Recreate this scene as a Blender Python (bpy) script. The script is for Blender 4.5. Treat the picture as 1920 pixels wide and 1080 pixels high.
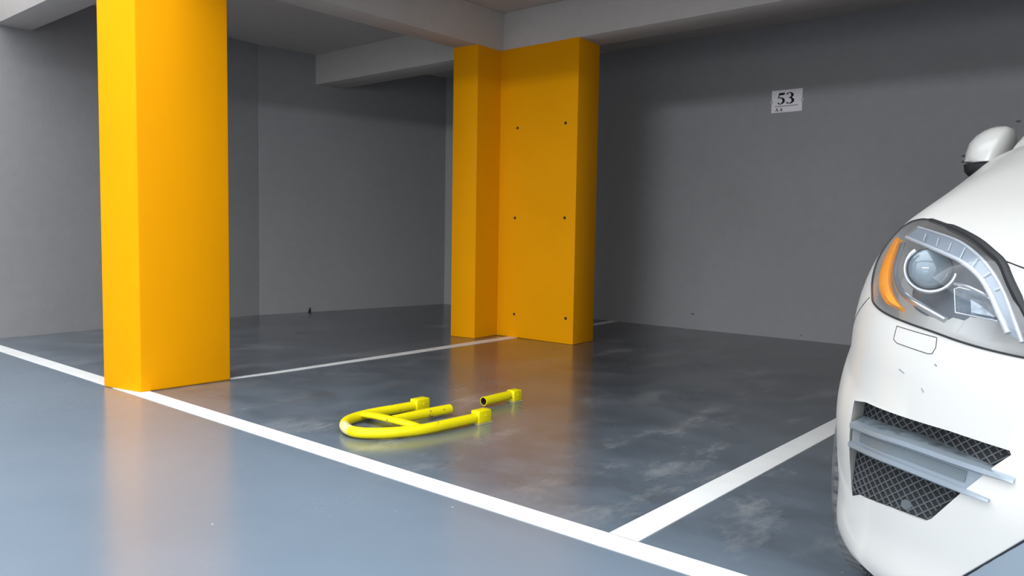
import bpy, bmesh, math, random
from mathutils import Vector, Matrix
from mathutils.bvhtree import BVHTree

for o in list(bpy.data.objects):
    bpy.data.objects.remove(o, do_unlink=True)
SC = bpy.context.scene
COL = SC.collection
random.seed(7)

# ------------------------------------------------------------------ camera
CAM_H = 1.05
YAW, PIT, ROL = math.radians(-40.33126), math.radians(4.07744), math.radians(-0.94899)
_f = Vector((math.sin(YAW) * math.cos(PIT), math.cos(YAW) * math.cos(PIT), -math.sin(PIT)))
_r = Vector((math.cos(YAW), -math.sin(YAW), 0.0))
_d = _f.cross(_r)
_r2 = math.cos(ROL) * _r + math.sin(ROL) * _d
_d2 = -math.sin(ROL) * _r + math.cos(ROL) * _d
cam_data = bpy.data.cameras.new('camera')
cam_data.sensor_fit = 'HORIZONTAL'
cam_data.sensor_width = 36.0
cam_data.lens = 1476.14 / 1920.0 * 36.0
cam = bpy.data.objects.new('camera', cam_data)
_m = Matrix((_r2, -_d2, -_f)).transposed().to_4x4()
_m.translation = Vector((0, 0, CAM_H))
cam.matrix_world = _m
COL.objects.link(cam)
SC.camera = cam

# ------------------------------------------------------------------ world, daylight, exposure
W = bpy.data.worlds.new('world')
SC.world = W
W.use_nodes = True
_n, _l = W.node_tree.nodes, W.node_tree.links
_n['Background'].inputs[0].default_value = (0.90, 0.95, 1.0, 1)
# overcast sky, brighter overhead than at the horizon
_tc, _sx, _mr = _n.new('ShaderNodeTexCoord'), _n.new('ShaderNodeSeparateXYZ'), _n.new('ShaderNodeMapRange')
_l.new(_tc.outputs['Generated'], _sx.inputs[0])
_l.new(_sx.outputs['Z'], _mr.inputs['Value'])
_mr.inputs['To Min'].default_value = 2.6
_mr.inputs['To Max'].default_value = 4.6
_l.new(_mr.outputs[0], _n['Background'].inputs[1])
SC.view_settings.view_transform = 'Standard'
SC.view_settings.look = 'None'
SC.view_settings.exposure = 0.15
SC.view_settings.gamma = 1.0
SC.view_settings.use_curve_mapping = False


def area(name, loc, size_x, size_y, power, color, target):
    l = bpy.data.lights.new(name, 'AREA')
    l.shape = 'RECTANGLE'
    l.size, l.size_y, l.energy, l.color = size_x, size_y, power, color
    o = bpy.data.objects.new(name, l)
    o.location = loc
    o.rotation_euler = (Vector(target) - Vector(loc)).to_track_quat('-Z', 'Y').to_euler()
    COL.objects.link(o)
    return o


# added strip lamp behind the camera, makes the shadow step on the back wall
area('shadow_step_strip', (0.8, -19.8, 2.66), 8.0, 0.3, 1250, (0.86, 0.93, 1.0), (0.2, 0, 2.56))


# ------------------------------------------------------------------ helpers
def tag(o, label=None, cat=None, kind=None, group=None):
    if label: o['label'] = label
    if cat: o['category'] = cat
    if kind: o['kind'] = kind
    if group: o['group'] = group
    return o


def empty(name, loc=(0, 0, 0), rz=0.0):
    o = bpy.data.objects.new(name, None)
    o.location = loc
    o.rotation_euler = (0, 0, rz)
    o.empty_display_size = 0.1
    COL.objects.link(o)
    return o


def link_mesh(name, me, mat=None, parent=None):
    o = bpy.data.objects.new(name, me)
    if mat is not None:
        if isinstance(mat, (list, tuple)):
            for m_ in mat: me.materials.append(m_)
        else:
            me.materials.append(mat)
    COL.objects.link(o)
    if parent is not None: o.parent = parent
    return o


def smooth(me, angle=35):
    for p in me.polygons: p.use_smooth = True
    me.set_sharp_from_angle(angle=math.radians(angle))


def mk(name, verts, faces, mat=None, parent=None, bevel=0.0, seg=2, sm=None):
    bm = bmesh.new()
    vs = [bm.verts.new(v) for v in verts]
    for f in faces:
        bm.faces.new([vs[i] for i in f])
    bmesh.ops.recalc_face_normals(bm, faces=bm.faces)
    if bevel:
        es = [e for e in bm.edges if len(e.link_faces) == 2 and e.calc_face_angle(0) > 0.5]
        bmesh.ops.bevel(bm, geom=es, offset=bevel, segments=seg, affect='EDGES', profile=0.5)
    me = bpy.data.meshes.new(name)
    bm.to_mesh(me); bm.free()
    if sm or bevel: smooth(me, sm or 40)
    return link_mesh(name, me, mat, parent)


def prism_data(poly, z0, z1):
    n = len(poly)
    vs = [(x, y, z0) for x, y in poly] + [(x, y, z1) for x, y in poly]
    fs = [tuple(range(n))[::-1], tuple(range(n, 2 * n))]
    fs += [(i, (i + 1) % n, n + (i + 1) % n, n + i) for i in range(n)]
    return vs, fs


def prism(name, poly, z0, z1, mat, parent=None, bevel=0.0, seg=2):
    v, f = prism_data(poly, z0, z1)
    return mk(name, v, f, mat, parent, bevel, seg)


def box(name, lo, hi, mat, parent=None, bevel=0.0, seg=2):
    return prism(name, [(lo[0], lo[1]), (hi[0], lo[1]), (hi[0], hi[1]), (lo[0], hi[1])], lo[2], hi[2], mat, parent, bevel, seg)


def catmull(pts, n, closed=False):
    pts = [Vector(p) for p in pts]
    out = []
    m = len(pts)
    segs = m if closed else m - 1
    for i in range(segs):
        p1, p2 = pts[i], pts[(i + 1) % m]
        p0 = pts[i - 1] if (closed or i > 0) else p1 * 2 - p2
        p3 = pts[(i + 2) % m] if (closed or i + 2 < m) else p2 * 2 - p1
        for k in range(n):
            t = k / n
            out.append(0.5 * ((2 * p1) + (p2 - p0) * t + (2 * p0 - 5 * p1 + 4 * p2 - p3) * t * t + (3 * p1 - p0 - 3 * p2 + p3) * t ** 3))
    if not closed: out.append(pts[-1].copy())
    return out


def sweep_data(path, prof, closed=False, up=(0, 0, 1), cap=True, scale=None):
    """sweep a closed 2-D profile [(side, up)] along a 3-D path"""
    path = [Vector(p) for p in path]
    n, k = len(path), len(prof)
    vs, fs = [], []
    up = Vector(up)
    for i, p in enumerate(path):
        a = path[i - 1] if (closed or i > 0) else p
        b = path[(i + 1) % n] if (closed or i + 1 < n) else p
        t = (b - a).normalized()
        s = t.cross(up)
        if s.length < 1e-4: s = t.cross(Vector((1, 0, 0)))
        s.normalize()
        w = s.cross(t)
        q = scale[i] if scale else 1.0
        for x, y in prof: vs.append(p + s * (x * q) + w * (y * q))
    for i in range(n if closed else n - 1):
        j = (i + 1) % n
        for c in range(k):
            d = (c + 1) % k
            fs.append((i * k + c, i * k + d, j * k + d, j * k + c))
    if cap and not closed:
        fs.append(tuple(range(k))[::-1])
        fs.append(tuple((n - 1) * k + c for c in range(k)))
    return vs, fs


def circ(r, n=16, ry=None):
    ry = r if ry is None else ry
    return [(r * math.cos(2 * math.pi * i / n), ry * math.sin(2 * math.pi * i / n)) for i in range(n)]


def sweep(name, path, prof, mat, parent=None, closed=False, up=(0, 0, 1), cap=True, sm=40, scale=None):
    v, f = sweep_data(path, prof, closed, up, cap, scale)
    return mk(name, v, f, mat, parent, sm=sm)


def pipe(name, path, r, wall, mat, parent=None, n=20):
    """hollow tube with open ends and a wall thickness"""
    v1, f1 = sweep_data(path, circ(r, n), cap=False)
    v2, f2 = sweep_data(path, circ(r - wall, n), cap=False)
    k = len(v1)
    m = len(path)
    fs = f1 + [tuple(k + i for i in f[::-1]) for f in f2]
    for base in (0, (m - 1) * n):
        for c in range(n):
            d = (c + 1) % n
            fs.append((base + c, base + d, k + base + d, k + base + c))
    o = mk(name, v1 + v2, fs, [mat, M['dark']], parent, sm=40)
    ins = set(range(len(f1), len(f1) + len(f2)))
    for p in o.data.polygons:
        if p.index in ins: p.material_index = 1  # inner faces coloured dark, shade of the bore put into the colour
    return o


def disc(name, c, axis, r, h, mat, parent=None, n=16, bevel=0.0):
    a = Vector(axis).normalized()
    v, f = sweep_data([Vector(c), Vector(c) + a * h], circ(r, n), up=(0, 0, 1) if abs(a.z) < 0.9 else (0, 1, 0))
    return mk(name, v, f, mat, parent, bevel=bevel, sm=40)


# ------------------------------------------------------------------ materials
def new_mat(name):
    m = bpy.data.materials.new(name)
    m.use_nodes = True
    nt = m.node_tree
    b = nt.nodes['Principled BSDF']
    return m, nt, b


def nd(nt, typ, **kw):
    n = nt.nodes.new(typ)
    for k, v in kw.items(): setattr(n, k, v)
    return n


def ramp(nt, fac, stops):
    r = nd(nt, 'ShaderNodeValToRGB')
    el = r.color_ramp.elements
    while len(el) < len(stops): el.new(0.5)
    for e, (p, c) in zip(el, stops):
        e.position = p
        e.color = (c[0], c[1], c[2], 1) if isinstance(c, (tuple, list)) else (c, c, c, 1)
    nt.links.new(fac, r.inputs[0])
    return r.outputs[0]


def noise(nt, scale, detail=4, rough=0.55, coords='Object', stretch=None, rot=0.0):
    tc = nd(nt, 'ShaderNodeTexCoord')
    mp = nd(nt, 'ShaderNodeMapping')
    if stretch: mp.inputs['Scale'].default_value = stretch
    mp.inputs['Rotation'].default_value = (0, 0, rot)
    nt.links.new(tc.outputs[coords], mp.inputs[0])
    t = nd(nt, 'ShaderNodeTexNoise')
    t.inputs['Scale'].default_value = scale
    t.inputs['Detail'].default_value = detail
    t.inputs['Roughness'].default_value = rough
    nt.links.new(mp.outputs[0], t.inputs['Vector'])
    return t.outputs['Fac']


def mix(nt, fac, a, b, mode='MIX'):
    m = nd(nt, 'ShaderNodeMix', data_type='RGBA', blend_type=mode)
    for sock, val in ((m.inputs[0], fac), (m.inputs[6], a), (m.inputs[7], b)):
        if isinstance(val, (int, float)): sock.default_value = val
        elif isinstance(val, tuple): sock.default_value = (val[0], val[1], val[2], 1)
        else: nt.links.new(val, sock)
    return m.outputs[2]


def bump(nt, b, height, strength=0.2, dist=0.01):
    n = nd(nt, 'ShaderNodeBump')
    n.inputs['Strength'].default_value = strength
    n.inputs['Distance'].default_value = dist
    nt.links.new(height, n.inputs['Height'])
    nt.links.new(n.outputs[0], b.inputs['Normal'])


def simple(name, col, rough=0.5, metal=0.0, coat=0.0, var=0.06, scale=8.0, bmp=0.0, spec=0.5):
    m, nt, b = new_mat(name)
    nz = noise(nt, scale)
    lo = tuple(max(0, c * (1 - var)) for c in col)
    hi = tuple(min(1, c * (1 + var)) for c in col)
    nt.links.new(ramp(nt, nz, [(0.3, lo), (0.7, hi)]), b.inputs['Base Color'])
    b.inputs['Roughness'].default_value = rough
    b.inputs['Metallic'].default_value = metal
    b.inputs['Specular IOR Level'].default_value = spec
    b.inputs['Coat Weight'].default_value = coat
    b.inputs['Coat Roughness'].default_value = 0.05
    if bmp: bump(nt, b, noise(nt, scale * 12), bmp, 0.004)
    return m


def wall_mat(name, col, rough=0.85):
    m, nt, b = new_mat(name)
    big = noise(nt, 0.7, 5)
    fine = noise(nt, 9.0, 6, 0.6)
    c1 = ramp(nt, big, [(0.3, tuple(c * 0.93 for c in col)), (0.7, tuple(min(1, c * 1.05) for c in col))])
    c2 = mix(nt, 0.18, c1, ramp(nt, fine, [(0.35, tuple(c * 0.8 for c in col)), (0.65, tuple(min(1, c * 1.1) for c in col))]))
    nt.links.new(c2, b.inputs['Base Color'])
    b.inputs['Roughness'].default_value = rough
    b.inputs['Specular IOR Level'].default_value = 0.3
    bump(nt, b, noise(nt, 60.0, 4), 0.25, 0.004)
    return m


def floor_mat():
    m, nt, b = new_mat('floor_epoxy')
    L = nt.links
    base = ramp(nt, noise(nt, 0.9, 6), [(0.3, (0.140, 0.180, 0.226)), (0.7, (0.163, 0.205, 0.254))])
    # dust and tyre dirt collected in the bays behind the marking line
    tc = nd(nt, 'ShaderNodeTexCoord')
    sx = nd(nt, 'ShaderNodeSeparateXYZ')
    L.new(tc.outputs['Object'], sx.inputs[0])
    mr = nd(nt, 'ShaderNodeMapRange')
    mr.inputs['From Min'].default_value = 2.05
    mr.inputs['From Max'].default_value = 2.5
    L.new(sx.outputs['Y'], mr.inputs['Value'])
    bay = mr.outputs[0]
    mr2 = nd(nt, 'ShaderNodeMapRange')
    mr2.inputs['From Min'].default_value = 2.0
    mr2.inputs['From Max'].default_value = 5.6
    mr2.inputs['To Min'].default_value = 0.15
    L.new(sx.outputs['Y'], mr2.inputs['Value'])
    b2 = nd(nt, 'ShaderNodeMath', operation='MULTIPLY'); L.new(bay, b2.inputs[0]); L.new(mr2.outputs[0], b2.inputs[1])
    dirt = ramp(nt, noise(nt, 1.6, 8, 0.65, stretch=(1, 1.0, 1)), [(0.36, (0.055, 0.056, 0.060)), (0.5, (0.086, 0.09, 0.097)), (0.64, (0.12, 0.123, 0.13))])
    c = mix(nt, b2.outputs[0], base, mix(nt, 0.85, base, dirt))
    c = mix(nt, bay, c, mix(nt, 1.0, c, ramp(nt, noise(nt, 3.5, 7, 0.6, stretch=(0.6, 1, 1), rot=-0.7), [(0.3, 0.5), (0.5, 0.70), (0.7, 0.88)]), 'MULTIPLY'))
    # pale scuffs
    sc_ = ramp(nt, noise(nt, 3.2, 9, 0.7, stretch=(1.0, 0.45, 1), rot=0.5), [(0.52, 0.0), (0.66, 1.0)])
    mk_ = ramp(nt, noise(nt, 0.8, 3), [(0.38, 0.0), (0.56, 1.0)])
    f1 = nd(nt, 'ShaderNodeMath', operation='MULTIPLY'); L.new(sc_, f1.inputs[0]); L.new(mk_, f1.inputs[1])
    f2 = nd(nt, 'ShaderNodeMath', operation='MULTIPLY'); L.new(f1.outputs[0], f2.inputs[0]); L.new(bay, f2.inputs[1])
    f3 = nd(nt, 'ShaderNodeMath', operation='MULTIPLY'); L.new(f2.outputs[0], f3.inputs[0]); f3.inputs[1].default_value = 0.6
    c = mix(nt, f3.outputs[0], c, (0.29, 0.295, 0.30))
    # oil and tyre stains
    st = ramp(nt, noise(nt, 2.3, 6, 0.6, stretch=(0.7, 1, 1), rot=-0.3), [(0.6, 0.0), (0.7, 1.0)])
    s2 = nd(nt, 'ShaderNodeMath', operation='MULTIPLY'); L.new(st, s2.inputs[0]); L.new(bay, s2.inputs[1])
    s3 = nd(nt, 'ShaderNodeMath', operation='MULTIPLY'); L.new(s2.outputs[0], s3.inputs[0]); s3.inputs[1].default_value = 0.65
    c = mix(nt, s3.outputs[0], c, (0.075, 0.075, 0.08))
    # tiny white chips
    ch = ramp(nt, noise(nt, 26.0, 2, 0.4), [(0.80, 0.0), (0.81, 1.0)])
    c = mix(nt, ch, c, (0.6, 0.6, 0.6))
    L.new(c, b.inputs['Base Color'])
    rr = ramp(nt, noise(nt, 1.8, 7, 0.65), [(0.3, 0.22), (0.8, 0.30)])
    L.new(rr, b.inputs['Roughness'])
    b.inputs['Specular IOR Level'].default_value = 0.5
    b.inputs['Coat Weight'].default_value = 0.35
    b.inputs['Coat Roughness'].default_value = 0.16
    bump(nt, b, noise(nt, 3.0, 3), 0.05, 0.01)
    return m


def paint_yellow(name, col, rough=0.35, wear=0.0, spec=0.5, spot=None):
    m, nt, b = new_mat(name)
    n1 = noise(nt, 2.0, 4)
    c = ramp(nt, n1, [(0.3, tuple(x * 0.95 for x in col)), (0.7, col)])
    if wear:
        w = ramp(nt, noise(nt, 14.0, 7, 0.7), [(wear, 0.0), (wear + 0.03, 1.0)])
        c = mix(nt, w, c, (0.16, 0.11, 0.05))
    if spot:      # rubbed patch of bare primer with its own outline
        tc = nd(nt, 'ShaderNodeTexCoord')
        vd = nd(nt, 'ShaderNodeVectorMath', operation='DISTANCE')
        nt.links.new(tc.outputs['Object'], vd.inputs[0]); vd.inputs[1].default_value = spot
        ad = nd(nt, 'ShaderNodeMath', operation='MULTIPLY_ADD')
        nt.links.new(noise(nt, 30.0, 5), ad.inputs[0]); ad.inputs[1].default_value = 0.09; nt.links.new(vd.outputs['Value'], ad.inputs[2])
        c = mix(nt, ramp(nt, ad.outputs[0], [(0.10, 0.75), (0.125, 0.0)]), c, (0.62, 0.56, 0.36))
    nt.links.new(c, b.inputs['Base Color'])
    b.inputs['Roughness'].default_value = rough
    b.inputs['Specular IOR Level'].default_value = spec
    bump(nt, b, noise(nt, 40.0, 3), 0.12, 0.003)
    return m


M = {}
M['floor'] = floor_mat()
M['line'] = simple('line_paint', (0.81, 0.805, 0.785), 0.35, var=0.04, scale=6)
M['wall'] = wall_mat('wall_plaster', (0.272, 0.266, 0.268))
M['ceiling'] = wall_mat('ceiling_plaster', (0.50, 0.455, 0.42))
M['column'] = paint_yellow('column_paint', (0.77, 0.305, 0.0012), 0.6, spec=0.04)
M['barrier'] = paint_yellow('barrier_paint', (0.72, 0.60, 0.003), 0.4, wear=0.63, spec=0.25)
M['barrier_frame'] = paint_yellow('barrier_frame_paint', (0.72, 0.60, 0.003), 0.4, wear=0.64, spec=0.25, spot=(-0.16, -0.33, 0.05))
M['barrier_worn'] = simple('barrier_worn_paint', (0.42, 0.36, 0.14), 0.5, var=0.15, scale=40)
M['dark'] = simple('dark_hole', (0.03, 0.015, 0.01), 0.8)
M['stain'] = simple('wall_stain', (0.09, 0.09, 0.09), 0.8, var=0.3, scale=60)
M['steel'] = simple('bare_steel', (0.35, 0.34, 0.32), 0.45, 0.8)
M['plate'] = simple('sign_plate', (0.74, 0.70, 0.72), 0.4, var=0.02)
M['ink'] = simple('sign_ink', (0.010, 0.008, 0.010), 0.7, spec=0.2)

# ------------------------------------------------------------------ setting
ST = 'structure'
floor_o = tag(box('floor', (-9.2, -20.2, -0.15), (12.2, 8.4, 0.0), M['floor']), 'glossy blue-grey painted garage floor', kind=ST)
wb = tag(box('wall_back', (-9.2, 7.975, 0.0), (12.2, 8.4, 3.6), M['wall']), 'grey plastered back wall of the parking bays', kind=ST)
wl = tag(prism('wall_left', [(-8.0, -9.0), (-8.2, 2.42), (-8.43, 5.24), (-9.2, 5.24), (-9.2, -9.0)], 0, 6.5, M['wall']), 'grey plastered left wall', kind=ST)  # outer length and extra height added to block sky light from the left
wc = tag(prism('wall_left_rear', [(-8.425, 5.24), (-8.05, 7.975), (-9.2, 7.975), (-9.2, 5.24)], 0, 3.6, M['wall']), 'grey plastered wall running into the dark corner', kind=ST)
tag(box('wall_right', (12.0, 2.4, 0), (12.2, 7.975, 3.6), M['wall']), 'plain grey garage wall', kind=ST)
tag(box('ceiling', (-9.2, 2.47, 3.2), (12.2, 8.4, 3.6), M['ceiling']), 'pale grey concrete ceiling slab', kind=ST)
tag(box('ceiling_beam', (-8.6, 5.972, 2.835), (12.0, 6.35, 3.2), M['ceiling'], bevel=0.006), 'grey ceiling beam crossing over the L-shaped yellow column', kind=ST)
tag(box('ceiling_beam', (-5.532, 2.757, 2.83), (-5.236, 5.972, 3.2), M['ceiling'], bevel=0.006), 'grey ceiling beam joining the two yellow columns', kind=ST)
tag(box('ceiling_beam', (-8.5, 2.465, 2.83), (12.0, 2.757, 3.2), M['ceiling'], bevel=0.006), 'grey ceiling beam running over the front marking line', kind=ST)
tag(box('ceiling_beam', (-8.3, -1.2, 2.545), (12.0, -1.0, 3.0), M['ceiling'], bevel=0.006), 'unseen beam added over the driving lane to cast the shadow step', kind=ST)  # added out of view, cuts the strip lamp off above the step


def line(poly):
    return prism('painted_line', poly, 0.0, 0.003, M['line'], floor_o)


line([(-8.2, 2.172), (11.5, 2.165), (11.5, 2.280), (-8.2, 2.284)])
line([(2.05, 2.28), (2.166, 2.28), (2.166, 7.975), (2.05, 7.975)])
line([(-1.474, 2.28), (-1.358, 2.28), (-1.358, 7.975), (-1.474, 7.975)])
line([(-5.01, 2.84), (-4.97, 2.84), (-4.945, 3.2), (-4.95, 4.2), (-4.985, 5.97), (-5.11, 5.97), (-5.035, 4.2), (-5.0, 3.2)])
line([(-5.13, 6.35), (-5.02, 6.35), (-5.1, 7.975), (-5.2, 7.975)])

col1 = tag(prism('column', [(-5.30, 2.148), (-4.944, 2.224), (-4.939, 2.843), (-5.30, 2.80)], 0, 2.845, M['column'], bevel=0.012, seg=3),
           'tall rectangular yellow column standing on the front marking line', 'column', ST)
col1b = box('column_top', (-5.28, 2.26, 2.845), (-4.95, 2.78, 3.2), M['column'], col1)
col2 = tag(prism('column', [(-5.532, 5.575), (-5.236, 5.61), (-5.25, 5.965), (-4.308, 5.968), (-4.34, 6.352), (-5.532, 6.352)], 0, 2.84, M['column'], bevel=0.008, seg=2),
           'L-shaped orange-yellow column with six bolt holes, near the rear corner', 'column', ST)
for hx, hz in ((-5.026, 2.065), (-4.443, 2.07), (-5.041, 1.188), (-4.432, 1.189), (-5.031, 0.233), (-4.395, 0.244)):
    hy = 5.9655
    h = sweep('bolt_hole', [(hx, hy - 0.0025, hz), (hx, hy + 0.01, hz)], circ(0.014, 12), M['dark'], col2)

for wx, wz, wr in ((-1.131, 2.062, 0.016), (-4.12, 0.17, 0.014), (-2.9, 0.05, 0.008)):
    poly = [(wx + wr * (1.3 + .3 * math.sin(3 * a)) * math.cos(a), wz + wr * .7 * math.sin(a)) for a in [i * math.pi / 6 for i in range(12)]]
    mk('wall_mark', [(x, 7.9745, z) for x, z in poly] + [(x, 7.976, z) for x, z in poly], [tuple(range(12)), tuple(range(12, 24))[::-1]] + [(i, 12 + i, 12 + (i + 1) % 12, (i + 1) % 12) for i in range(12)], M['stain'], wb)
mk('wall_mark', [(-8.33, 5.86, 0.0), (-8.33, 5.90, 0.0), (-8.325, 5.885, 0.06), (-8.35, 5.86, 0.0), (-8.35, 5.90, 0.0), (-8.345, 5.885, 0.06)], [(0, 1, 2), (3, 5, 4), (0, 2, 5, 3), (1, 4, 5, 2), (0, 3, 4, 1)], M['dark'], wc)

# ------------------------------------------------------------------ folding parking barrier, broken and flat on the floor
bar = tag(empty('parking_barrier', (-3.05, 2.8, 0)), 'bent yellow tubular parking barrier lying folded flat, U-shaped with a crossbar', 'barrier')
R_ = 0.027
ZB = 0.036
OX, OY = -3.05, 2.8
raw = [(-3.345, 3.13), (-3.36, 2.95), (-3.375, 2.807), (-3.366, 2.677), (-3.325, 2.578), (-3.25, 2.508), (-3.158, 2.472), (-3.077, 2.488), (-3.0, 2.559), (-2.948, 2.654), (-2.912, 2.767), (-2.898, 2.951), (-2.888, 3.16)]
path = catmull([Vector((x - OX, y - OY, ZB - .004)) for x, y in raw], 4)
sweep('tube_frame', path, circ(R_, 18), M['barrier_frame'], bar)
sweep('crossbar', [(-.30, -.085, ZB + .006), (-.20, -.083, ZB + .014), (-.06, -.078, ZB + .014), (.06, -.07, ZB + .010), (.13, -.06, ZB)], circ(0.031, 16, 0.017), M['barrier'], bar)
pipe('leg_stump', [(-0.085, -.06, ZB + .006), (-0.084, 0.15, ZB + .005), (-0.068, 0.345, ZB + .005)], R_, 0.004, M['barrier'], bar)


def bracket(cx, cy, parent, zt=0.071, ln=0.1, w=0.031):
    b = box('hinge_bracket', (cx - w, cy, 0.006), (cx + w, cy + ln, zt), M['barrier'], parent, bevel=0.005)
    box('base_plate', (cx - w - .008, cy - .006, 0.0), (cx + w + .008, cy + ln + .006, 0.006), M['barrier_worn'], parent)
    disc('bolt', (cx + w - .001, cy + ln * 0.55, 0.042), (1, 0, 0), 0.007, 0.004, M['barrier'], parent, n=8)
    return b


bracket(-3.345 - OX, 3.075 - OY, bar)
bracket(-2.89 - OX, 3.11 - OY, bar)
st = tag(empty('barrier_stump', (-3.13, 3.6, 0)), 'short yellow pipe stump with open cut end, bolted to the floor', 'barrier')
pipe('tube', [(0.0, -0.16, 0.036), (0.002, 0.10, 0.04)], R_, 0.004, M['barrier'], st)
bracket(0.012, 0.075, st, 0.07, 0.075)

# ------------------------------------------------------------------ bay number sign
sg = tag(empty('number_sign', (-3.305, 7.972, 2.311)), 'white wall plate with black number 53 over letters AA', 'sign')
SW, SH = 0.315, 0.224


def sign_piece(name, poly, mat, th, off=0.0):
    n = len(poly)
    vs = [(x, -off, z) for x, z in poly] + [(x, -off - th, z) for x, z in poly]
    fs = [tuple(range(n)), tuple(range(n, 2 * n))[::-1]] + [(i, n + i, n + (i + 1) % n, (i + 1) % n) for i in range(n)]
    return mk(name, vs, fs, mat, sg)


def notch(x, z, r, a0, a1, n=8):
    return [(x + r * math.cos(math.radians(a0 + (a1 - a0) * i / n)), z + r * math.sin(math.radians(a0 + (a1 - a0) * i / n))) for i in range(n + 1)]


plate = [(0, 0), (SW, 0)] + notch(SW + .004, SH * .5, 0.016, 255, 105) + [(SW, SH), (0, SH)] + notch(-.004, SH * .5, 0.016, 75, -75)
sign_piece('plate', plate, M['plate'], 0.004)
for sx_ in (-.004, SW + .004):
    disc('screw', (sx_, 0, SH * .5), (0, -1, 0), 0.008, 0.006, M['plate'], sg, n=10)


def crescent(cx, cz, ro, rzo, dx, ri, rzi, a0, a1, n=18):
    o = [(cx + ro * math.cos(math.radians(a0 + (a1 - a0) * i / n)), cz + rzo * math.sin(math.radians(a0 + (a1 - a0) * i / n))) for i in range(n + 1)]
    q = [(cx + dx + ri * math.cos(math.radians(a0 + (a1 - a0) * i / n)), cz + rzi * math.sin(math.radians(a0 + (a1 - a0) * i / n))) for i in range(n + 1)]
    return o + q[::-1]


def glyph(name, polys, x, z, s, label):
    vs, fs = [], []
    for pk, p in enumerate(polys):
        b_, n = len(vs), len(p)
        vs += [(x + a * s, -0.0038, z + c * s) for a, c in p] + [(x + a * s, -0.0052 - .00025 * pk, z + c * s) for a, c in p]
        # triangle strip friendly: quads pairing outline ends keep the crescents concave-safe
        for i in range(n // 2 - 1):
            for o_ in (0, n):
                fs.append((b_ + o_ + i, b_ + o_ + i + 1, b_ + o_ + n - 2 - i, b_ + o_ + n - 1 - i))
        fs += [(b_ + i, b_ + (i + 1) % n, b_ + n + (i + 1) % n, b_ + n + i) for i in range(n)]
    o = mk(name, vs, fs, M['ink'], sg)
    o['label'] = label
    return o


five = [[(0.12, 0.80), (0.60, 0.82), (0.66, 1.0), (0.16, 1.0)],
        [(0.12, 1.0), (0.20, 1.0), (0.13, 0.50), (0.05, 0.52)],
        crescent(0.25, 0.31, 0.41, 0.31, -0.06, 0.25, 0.245, 120, -120),
        [(0.0, 0.14), (0.06, 0.20), (0.17, 0.13), (0.10, 0.02)]]
three = [crescent(0.27, 0.75, 0.35, 0.25, -0.06, 0.19, 0.19, 150, -85),
         crescent(0.27, 0.28, 0.42, 0.28, -0.07, 0.25, 0.215, 95, -140),
         [(0.02, 0.82), (0.10, 0.80), (0.17, 0.90), (0.06, 0.90)],
         [(0.0, 0.10), (0.05, 0.18), (0.16, 0.14), (0.08, 0.02)]]
aa = [[(0.0, 0.0), (0.14, 0.0), (0.52, 0.98), (0.38, 1.0)], [(0.62, 0.0), (0.90, 0.0), (0.52, 1.0), (0.38, 1.0)],
      [(0.2, 0.28), (0.72, 0.28), (0.70, 0.38), (0.24, 0.38)], [(-0.05, 0.0), (0.22, 0.0), (0.22, 0.05), (-0.05, 0.05)], [(0.52, 0.0), (1.0, 0.0), (1.0, 0.05), (0.52, 0.05)]]
glyph('numeral', five, 0.062, 0.081, 0.115, 'black numeral 5')
glyph('numeral', three, 0.155, 0.081, 0.115, 'black numeral 3')
glyph('letter', aa, 0.042, 0.012, 0.034, 'small black letter A')
glyph('letter', aa, 0.087, 0.012, 0.034, 'small black letter A')
sign_piece('rule_line', [(0.036, 0.060), (0.272, 0.060), (0.272, 0.065), (0.036, 0.065)], M['ink'], 0.0012, 0.004)

# ------------------------------------------------------------------ car
M['car'] = simple('car_paint', (0.50, 0.488, 0.462), 0.34, coat=0.3, var=0.01)
M['trim'] = simple('black_trim', (0.014, 0.015, 0.017), 0.55, var=0.1, spec=0.3)
M['rubber'] = simple('tyre_rubber', (0.085, 0.088, 0.092), 0.75, var=0.2, scale=20)
M['mesh'] = simple('grille_plastic', (0.075, 0.083, 0.09), 0.35, var=0.1)
M['silver'] = simple('satin_silver', (0.33, 0.38, 0.43), 0.34, 0.6, var=0.03)
M['silver_dull'] = simple('weathered_silver', (0.16, 0.19, 0.21), 0.5, 0.4, var=0.5, scale=40)
M['tray'] = simple('lamp_tray', (0.115, 0.14, 0.165), 0.36, 0.35, var=0.08)
M['chrome'] = simple('chrome', (0.55, 0.58, 0.62), 0.16, 0.9, var=0.02)
M['reflector'] = simple('facet_reflector', (0.22, 0.25, 0.28), 0.22, 0.6, var=0.3, scale=60)
M['guide'] = simple('light_guide', (0.22, 0.25, 0.285), 0.25, 0.2, var=0.05)
M['guide_edge'] = simple('light_guide_edge', (0.50, 0.52, 0.55), 0.22, 0.25, var=0.03)
M['lens_grey'] = simple('fog_lens', (0.15, 0.18, 0.20), 0.2, 0.2, var=0.05)
M['bulb'] = simple('projector_glass', (0.20, 0.25, 0.28), 0.06, 0.1, coat=1.0, var=0.02)
M['amber'] = simple('amber_reflector', (0.85, 0.28, 0.01), 0.25, var=0.05)
M['glass_dark'] = simple('tinted_glass', (0.012, 0.015, 0.014), 0.05, var=0.02)
M['mirror_glass'] = simple('mirror_glass', (0.7, 0.7, 0.7), 0.03, 1.0, var=0.01)


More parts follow.
